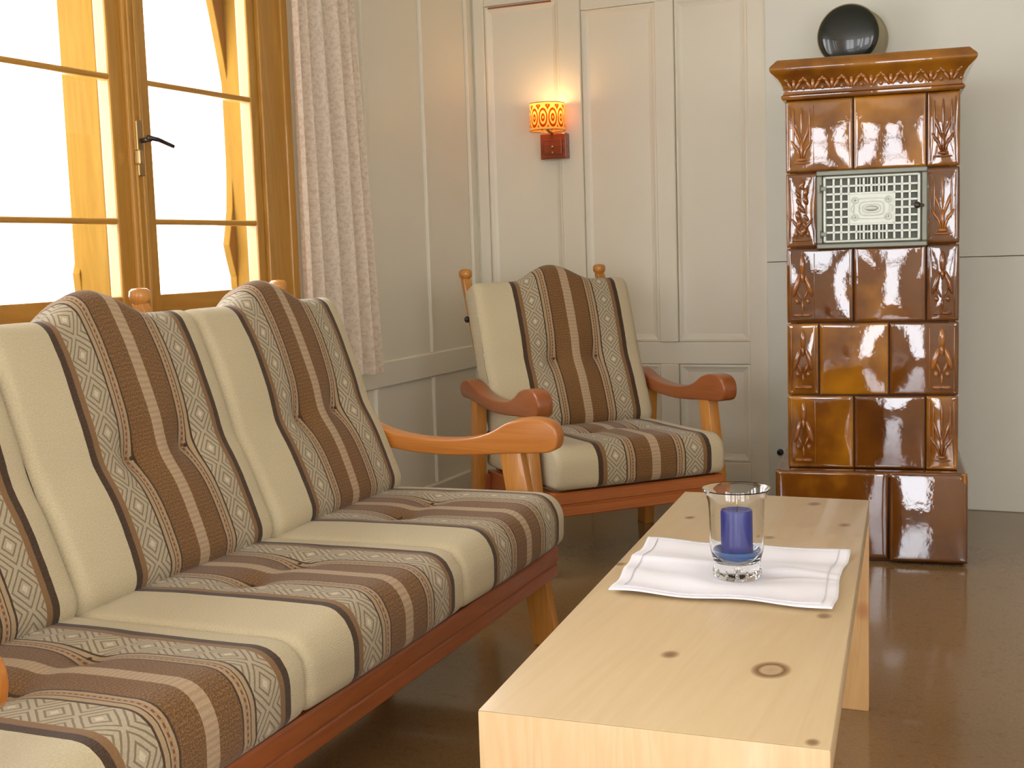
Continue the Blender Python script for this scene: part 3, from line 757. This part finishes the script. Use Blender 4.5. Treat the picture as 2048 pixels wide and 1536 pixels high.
def seating(root, n, Wm, am='arm', rm='rail'):
    """frame and cushions of an n-seat bench; local x along the seat from 0 to n*Wm, local y backwards"""
    W_ = n*Wm; ox = -W_/2; oy = -.30           # root sits at the middle of the footprint
    def L(name, me, mat, par=None, lab=None):
        o = link(name, me, mat, par or root)
        if par is None: o.location = (ox, oy, 0)
        if lab: o['label'] = lab
        return o
    arms = [catmull([(-v-e, z) for v, z in ARM_TOP+ARM_BOT], 3) for e in ((.014 if n > 1 else .01), 0)]
    for s, x0 in ((0, -.058), (1, W_+.004)):
        o = L('armrest', to_mesh(prism_bm(arms[s], 0, x0, x0+.054, .007, 3)), M[am]); auto(o)
        # front leg: one leaning post from the armrest to the floor
        lx0 = x0+.007
        pts = [(.098, .500), (.158, .500), (.076, 0), (.012, 0)]
        auto(L('leg', to_mesh(prism_bm(pts, 0, lx0, lx0+.040, .004, 2)), M['leg']))
        pts = [(.485, .512), (.535, .512), (.585, 0), (.530, 0)]
        auto(L('leg', to_mesh(prism_bm(pts, 0, lx0, lx0+.040, .004, 2)), M['leg']))
        xs = (0.0, .022) if s == 0 else (W_-.022, W_)
        L('side_rail', to_mesh(box_bm(xs[0], xs[1], .03, .53, .19, .262, .003)), M['rail'])
        L('tenon', to_mesh(box_bm(-.02 if s == 0 else W_, 0 if s == 0 else W_+.02, .08, .12, .20, .25, .002)), M['rail'])
        L('tenon', to_mesh(box_bm(-.02 if s == 0 else W_, 0 if s == 0 else W_+.02, .50, .54, .20, .25, .002)), M['rail'])
    rp = [(.006, .188), (.002, .192), (.002, .218), (.006, .222), (.006, .226), (-.002, .230), (-.002, .260), (.002, .265), (.03, .265), (.03, .188)]
    auto(L('front_rail', to_mesh(prism_bm(rp, 0, -.004, W_+.004, .002, 1)), M[rm]))
    L('back_rail', to_mesh(box_bm(.022, W_-.022, .47, .50, .19, .262, .003)), M['rail'])
    k = max(3, int(n*4))
    for i in range(k):
        x = .04+(W_-.08)*(i+.5)/k; L('seat_slat', to_mesh(box_bm(x-.03, x+.03, .03, .47, .252, .264, .002)), M['leg'])
    posts = [.045, W_-.018] if n == 1 else [.016]+[Wm*i+.035 for i in range(1, n)]+[W_-.0]
    vz = lambda z: -(-.785+(.93-z)*.41)
    for x in posts:
        pts = [(vz(.2)-.014, .2), (vz(.2)+.018, .2), (vz(.912)+.018, .912), (vz(.912)-.012, .912)]
        po = L('back_post', to_mesh(prism_bm(pts, 0, x-.015, x+.015, .003, 1)), M['leg'])
        bm = lathe_bm([(0, -.004), (.014, -.004), (.017, .002), (.022, .007), (.024, .016), (.023, .028), (.017, .034), (0, .036)], 20, (0, 0, 1), (x, vz(.915)+.003, .912))
        auto(link('finial', to_mesh(bm), M['leg'], po), .9)
    for z in (.40, .80):
        L('back_slat', to_mesh(prism_bm([(vz(z)-.012, z), (vz(z)+.006, z), (vz(z+.05)+.006, z+.05), (vz(z+.05)-.012, z+.05)], 0, posts[0]+.014, posts[-1]-.014, .002, 1)), M['rail'])
    if n == 1:
        bm = bmesh.new(); blob_bm(bm, (posts[0]-.024, vz(.77)+.002, .77), (.010, .012, .012), None, 12, 8)
        L('knob', to_mesh(bm), M['dark_metal'])
    for i in range(n):
        sm = make_seat(Wm-.002, i*1.7); bk = make_back(Wm-.002, i*2.1+.4)
        so = link('seat_cushion', sm, None, root, (ox+i*Wm+.001, oy, 0)); bo = link('back_cushion', bk, None, root, (ox+i*Wm+.001, oy, 0))
        for tt in TUFT:
            bm = bmesh.new(); blob_bm(bm, (tt*Wm, .255, .398), (.0045, .0045, .002), None, 12, 6); link('button', to_mesh(bm), M['button'], so)
            A0 = Vector((-.408, .398)); up = Vector((-.205, .50)).normalized(); nn = Vector((up.y, -up.x)); c = A0+up*.255-nn*.012
            bm = bmesh.new(); blob_bm(bm, (tt*Wm, -c.x, c.y), (.0045, .003, .0045), None, 12, 6); link('button', to_mesh(bm), M['button'], bo)

# sofa: O = right front end of the seat, runs towards the camera along -U
O = Vector((-1.159, 2.80, 0)); U = Vector((-.032, 1, 0)).normalized(); V = Vector((U.y, -U.x, 0))
WS = .602
sofa = thing('sofa', 'three-seat pine-framed sofa in brown striped wool under the window', 'sofa', O - U*(1.5*WS) - V*.30, math.atan2(U.y, U.x))
seating(sofa, 3, WS)
CL = Vector((-1.419, 3.419, 0)); CR = Vector((-1.016, 3.870, 0)); CU = (CR-CL).normalized(); CV = Vector((CU.y, -CU.x, 0))
chair = thing('armchair', 'single pine armchair with brown striped cushions in the corner by the lamp', 'armchair', (CL+CR)/2 - CV*.30, math.atan2(CU.y, CU.x))
seating(chair, 1, .6046, 'arm_shaded', 'rail_light')

# ================================================================= COFFEE TABLE
T0 = Vector((-.5097, 1.98, 0))
crn = [Vector((-.644, 1.289, 0)), Vector((-.229, 1.312, 0)), Vector((-.382, 2.665, 0)), Vector((-.784, 2.654, 0))]
knw = [(-.345, 1.544, .022, 1), (-.486, 1.561, .012, 0), (-.251, 1.326, .008, 0), (-.323, 1.801, .011, 0), (-.392, 2.412, .012, 0), (-.698, 2.395, .011, 0), (-.485, 2.594, .014, 0), (-.508, 2.268, .010, 0), (-.71, 1.999, .009, 0)]
top_m = wood('table_pine', (194, 168, 126), (214, 192, 154), 'Y', .32, [(x-T0.x, y-T0.y, .452, r, k) for x, y, r, k in knw], 1.0, .1, .35, (112, 74, 38), 3.1)
end_m = wood('table_pine_end', (204, 168, 122), (224, 196, 154), 'Z', .35, [(.0, .0, -1, .01, 0)], 1.6, .1, .5, (170, 104, 60), 1.3)
end2_m = wood('table_pine_far_end', (206, 160, 104), (228, 190, 136), 'Z', .35, [(.12, .66, .22, .02, 0)], 1.6, .1, .5, (170, 90, 50), 2.3)  # orange reflection on the inner face painted in as a knot-like spot
table = thing('coffee_table', 'low pale knotty pine slab table in the middle of the floor', 'table', T0)
def quadslab(name, pts, z0, z1, mat, bev=.003):
    loc = [((p-T0).x, (p-T0).y) for p in pts]
    bm = prism_bm(loc, 2, z0, z1); bmesh.ops.bevel(bm, geom=bm.edges[:], offset=bev, segments=2, profile=.5, affect='EDGES')
    return auto(link(name, to_mesh(bm), mat, table), .9)
ea, eb = (crn[3]-crn[0]).normalized(), (crn[2]-crn[1]).normalized()
th = .040
def hexa(name, bot, top, mat):
    bm = bmesh.new(); A = [bm.verts.new(p-T0) for p in bot]; B = [bm.verts.new(p-T0) for p in top]
    bm.faces.new(A[::-1]); bm.faces.new(B)
    for k in range(4): bm.faces.new((A[k], A[(k+1) % 4], B[(k+1) % 4], B[k]))
    bmesh.ops.bevel(bm, geom=bm.edges[:], offset=.0016, segments=2, profile=.5, affect='EDGES')
    return auto(link(name, to_mesh(bm), mat, table), .9)
H = lambda p, z: Vector((p.x, p.y, z))
ia, ib, ic, id_ = crn[0]+ea*th, crn[1]+eb*th, crn[2]-eb*th, crn[3]-ea*th
hexa('tabletop', [H(ia, .412), H(ib, .412), H(ic, .412), H(id_, .412)], [H(p, .452) for p in crn], top_m)     # ends mitred into the end panels
hexa('end_panel', [H(p, 0) for p in (crn[0], crn[1], ib, ia)], [H(crn[0], .4518), H(crn[1], .4518), H(ib, .4118), H(ia, .4118)], end_m)
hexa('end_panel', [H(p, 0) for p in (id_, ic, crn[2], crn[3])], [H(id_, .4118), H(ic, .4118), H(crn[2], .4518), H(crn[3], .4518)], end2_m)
lo_a, lo_b = (crn[0]+crn[1])/2, (crn[2]+crn[3])/2; dm = (lo_b-lo_a).normalized(); pm = Vector((dm.y, -dm.x, 0))
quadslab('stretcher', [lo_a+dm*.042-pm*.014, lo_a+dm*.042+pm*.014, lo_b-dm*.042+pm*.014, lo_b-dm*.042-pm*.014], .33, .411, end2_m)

# white cloth
cc = [Vector((-.666, 1.812)), Vector((-.314, 1.820)), Vector((-.347, 2.191)), Vector((-.718, 2.180))]
bm = bmesh.new(); N1 = 60; grid = []
def cloth_pt(a, b):
    p = (cc[0]*(1-a)+cc[1]*a)*(1-b)+(cc[3]*(1-a)+cc[2]*a)*b
    p.y += .004*math.sin(a*11+1)*(1-b) + .002*math.sin(a*17)*b; p.x += .003*math.sin(b*9)
    cxx, cyy = -.494-p.x, 1.967-p.y; flat = smooth(.035, .09, math.hypot(cxx, cyy))
    z = .4535+flat*(.0022*(1+math.sin(b*21+1.3*math.sin(a*3.1)+.6)) + .0012*(1+math.sin(a*13+b*7))+ .003*g(b-.32-.1*a, .03)*smooth(.3, .8, a)+.003*g(b-.60+.08*a, .025))
    return p, z
for j in range(N1+1):
    row = []
    for i in range(N1+1):
        p, z = cloth_pt(i/N1, j/N1); row.append(bm.verts.new((p.x, p.y, z)))
    grid.append(row)
for j in range(N1):
    for i in range(N1): bm.faces.new((grid[j][i], grid[j][i+1], grid[j+1][i+1], grid[j+1][i]))
bmesh.ops.recalc_face_normals(bm, faces=bm.faces)
bmesh.ops.solidify(bm, geom=bm.faces[:], thickness=-.0012)
me = to_mesh(bm)
me.transform(Matrix.Translation((.51, -2.0, -.452)))
cloth = tag(link('table_cloth', me, M['white_cloth'], None, (-.51, 2.0, .452), smooth=True), 'small white hemmed cloth lying crosswise on the pine table', 'cloth')
bm = bmesh.new()
def hem(pts):
    tube_bm([Vector((p.x+.51, p.y-2.0, z-.452+.0018)) for p, z in pts], .0009, 5, bm)
e = .055
hem([cloth_pt(e+(1-2*e)*k/40, e) for k in range(41)]); hem([cloth_pt(e+(1-2*e)*k/40, 1-e) for k in range(41)])
hem([cloth_pt(e, e+(1-2*e)*k/40) for k in range(41)]); hem([cloth_pt(1-e, e+(1-2*e)*k/40) for k in range(41)])
link('hem_stitching', to_mesh(bm), M['white_thread'], cloth)

# hurricane glass with dish and blue candle
gl = thing('candle_glass', 'clear flared glass with a thick foot holding a blue candle on the white cloth', 'candle holder', (-.494, 1.967, .4552))
outer = [(0, 0), (.034, 0), (.0375, .003), (.0385, .012), (.038, .022), (.0395, .032), (.043, .045), (.0445, .060), (.045, .110), (.0465, .128), (.051, .141), (.0565, .148)]
inner = [(.0555, .1495), (.0495, .143), (.0448, .129), (.0432, .110), (.0425, .062), (.041, .047), (.0365, .032), (.030, .026), (0, .025)]
auto(link('glass', to_mesh(lathe_bm(outer+inner, 56)), M['glass'], gl), .9)
d = auto(link('dish', to_mesh(lathe_bm([(0, .0265), (.022, .0265), (.028, .030), (.034, .035), (.0385, .043), (.0395, .0465), (.0385, .0475), (.034, .041), (.028, .036), (0, .0345)], 48)), M['dish'], gl), .9)
d['label'] = 'blue dish under the candle'
cd = auto(link('candle', to_mesh(lathe_bm([(0, .036), (.0255, .036), (.026, .038), (.026, .110), (.0245, .1135), (.021, .113), (.016, .110), (0, .109)], 40)), M['candle'], gl), .6)
link('wick', to_mesh(tube_bm([(0, 0, .108), (.0008, .0005, .114), (.002, .001, .119)], .0009, 6)), M['wick'], cd)
gb = bmesh.new()
for k in range(14):
    a = 2*PI*k/14; blob_bm(gb, (.0382*math.cos(a), .0382*math.sin(a), .011), (.0028, .0028, .007), None, 8, 6)
link('foot_facets', to_mesh(gb), M['glass'], gl, smooth=True)

# ================================================================= CURTAIN
bm = bmesh.new(); uvl = bm.loops.layers.uv.new('UVMap'); NU, NV = 150, 40; gr = []; ua = {}
for j in range(NV+1):
    f = j/NV; z = 2.20-(2.20-.590)*f
    ya = 3.405; yb_ = 3.775+.085*f
    row = []
    for i in range(NU+1):
        t = i/NU; y = ya+(yb_-ya)*t
        amp = .016+.010*f
        ph = t*2*PI*5.4+1.3*math.sin(t*7)+.35*math.sin(f*2.4+t*4)
        x = XL+.055+amp*math.sin(ph)+.006*math.sin(t*31+f*1.5)+.012*t*f
        v = bm.verts.new((x, y+.006*math.cos(ph), z-.004*math.sin(t*9)*(j == NV))); row.append(v); ua[v] = (t*.75, z)
    gr.append(row)
for j in range(NV):
    for i in range(NU):
        fc = bm.faces.new((gr[j][i], gr[j][i+1], gr[j+1][i+1], gr[j+1][i]))
        for lp in fc.loops: lp[uvl].uv = ua[lp.vert]
me = bpy.data.meshes.new('curtain'); bm.to_mesh(me); bm.free()
me.transform(Matrix.Translation((-(XL+.055), -3.63, -.59)))
cu = thing('curtain', 'pale sprigged curtain hanging in folds to the right of the window', 'curtain', (XL+.055, 3.63, .59))
cp = link('curtain_panel', me, M['curtain'], cu, smooth=True)
link('curtain_rail', to_mesh(tube_bm([(-.0, -1.75, 1.615), (0, .26, 1.615)], .010, 12)), M['brass'], cu, smooth=True)
for k in range(8):
    y = -.14+k*.04
    link('ring', to_mesh(tube_bm([(.014*math.cos(a*PI/8), y, 1.613+.014*math.sin(a*PI/8)) for a in range(17)], .0018, 5)), M['brass'], cu, smooth=True)
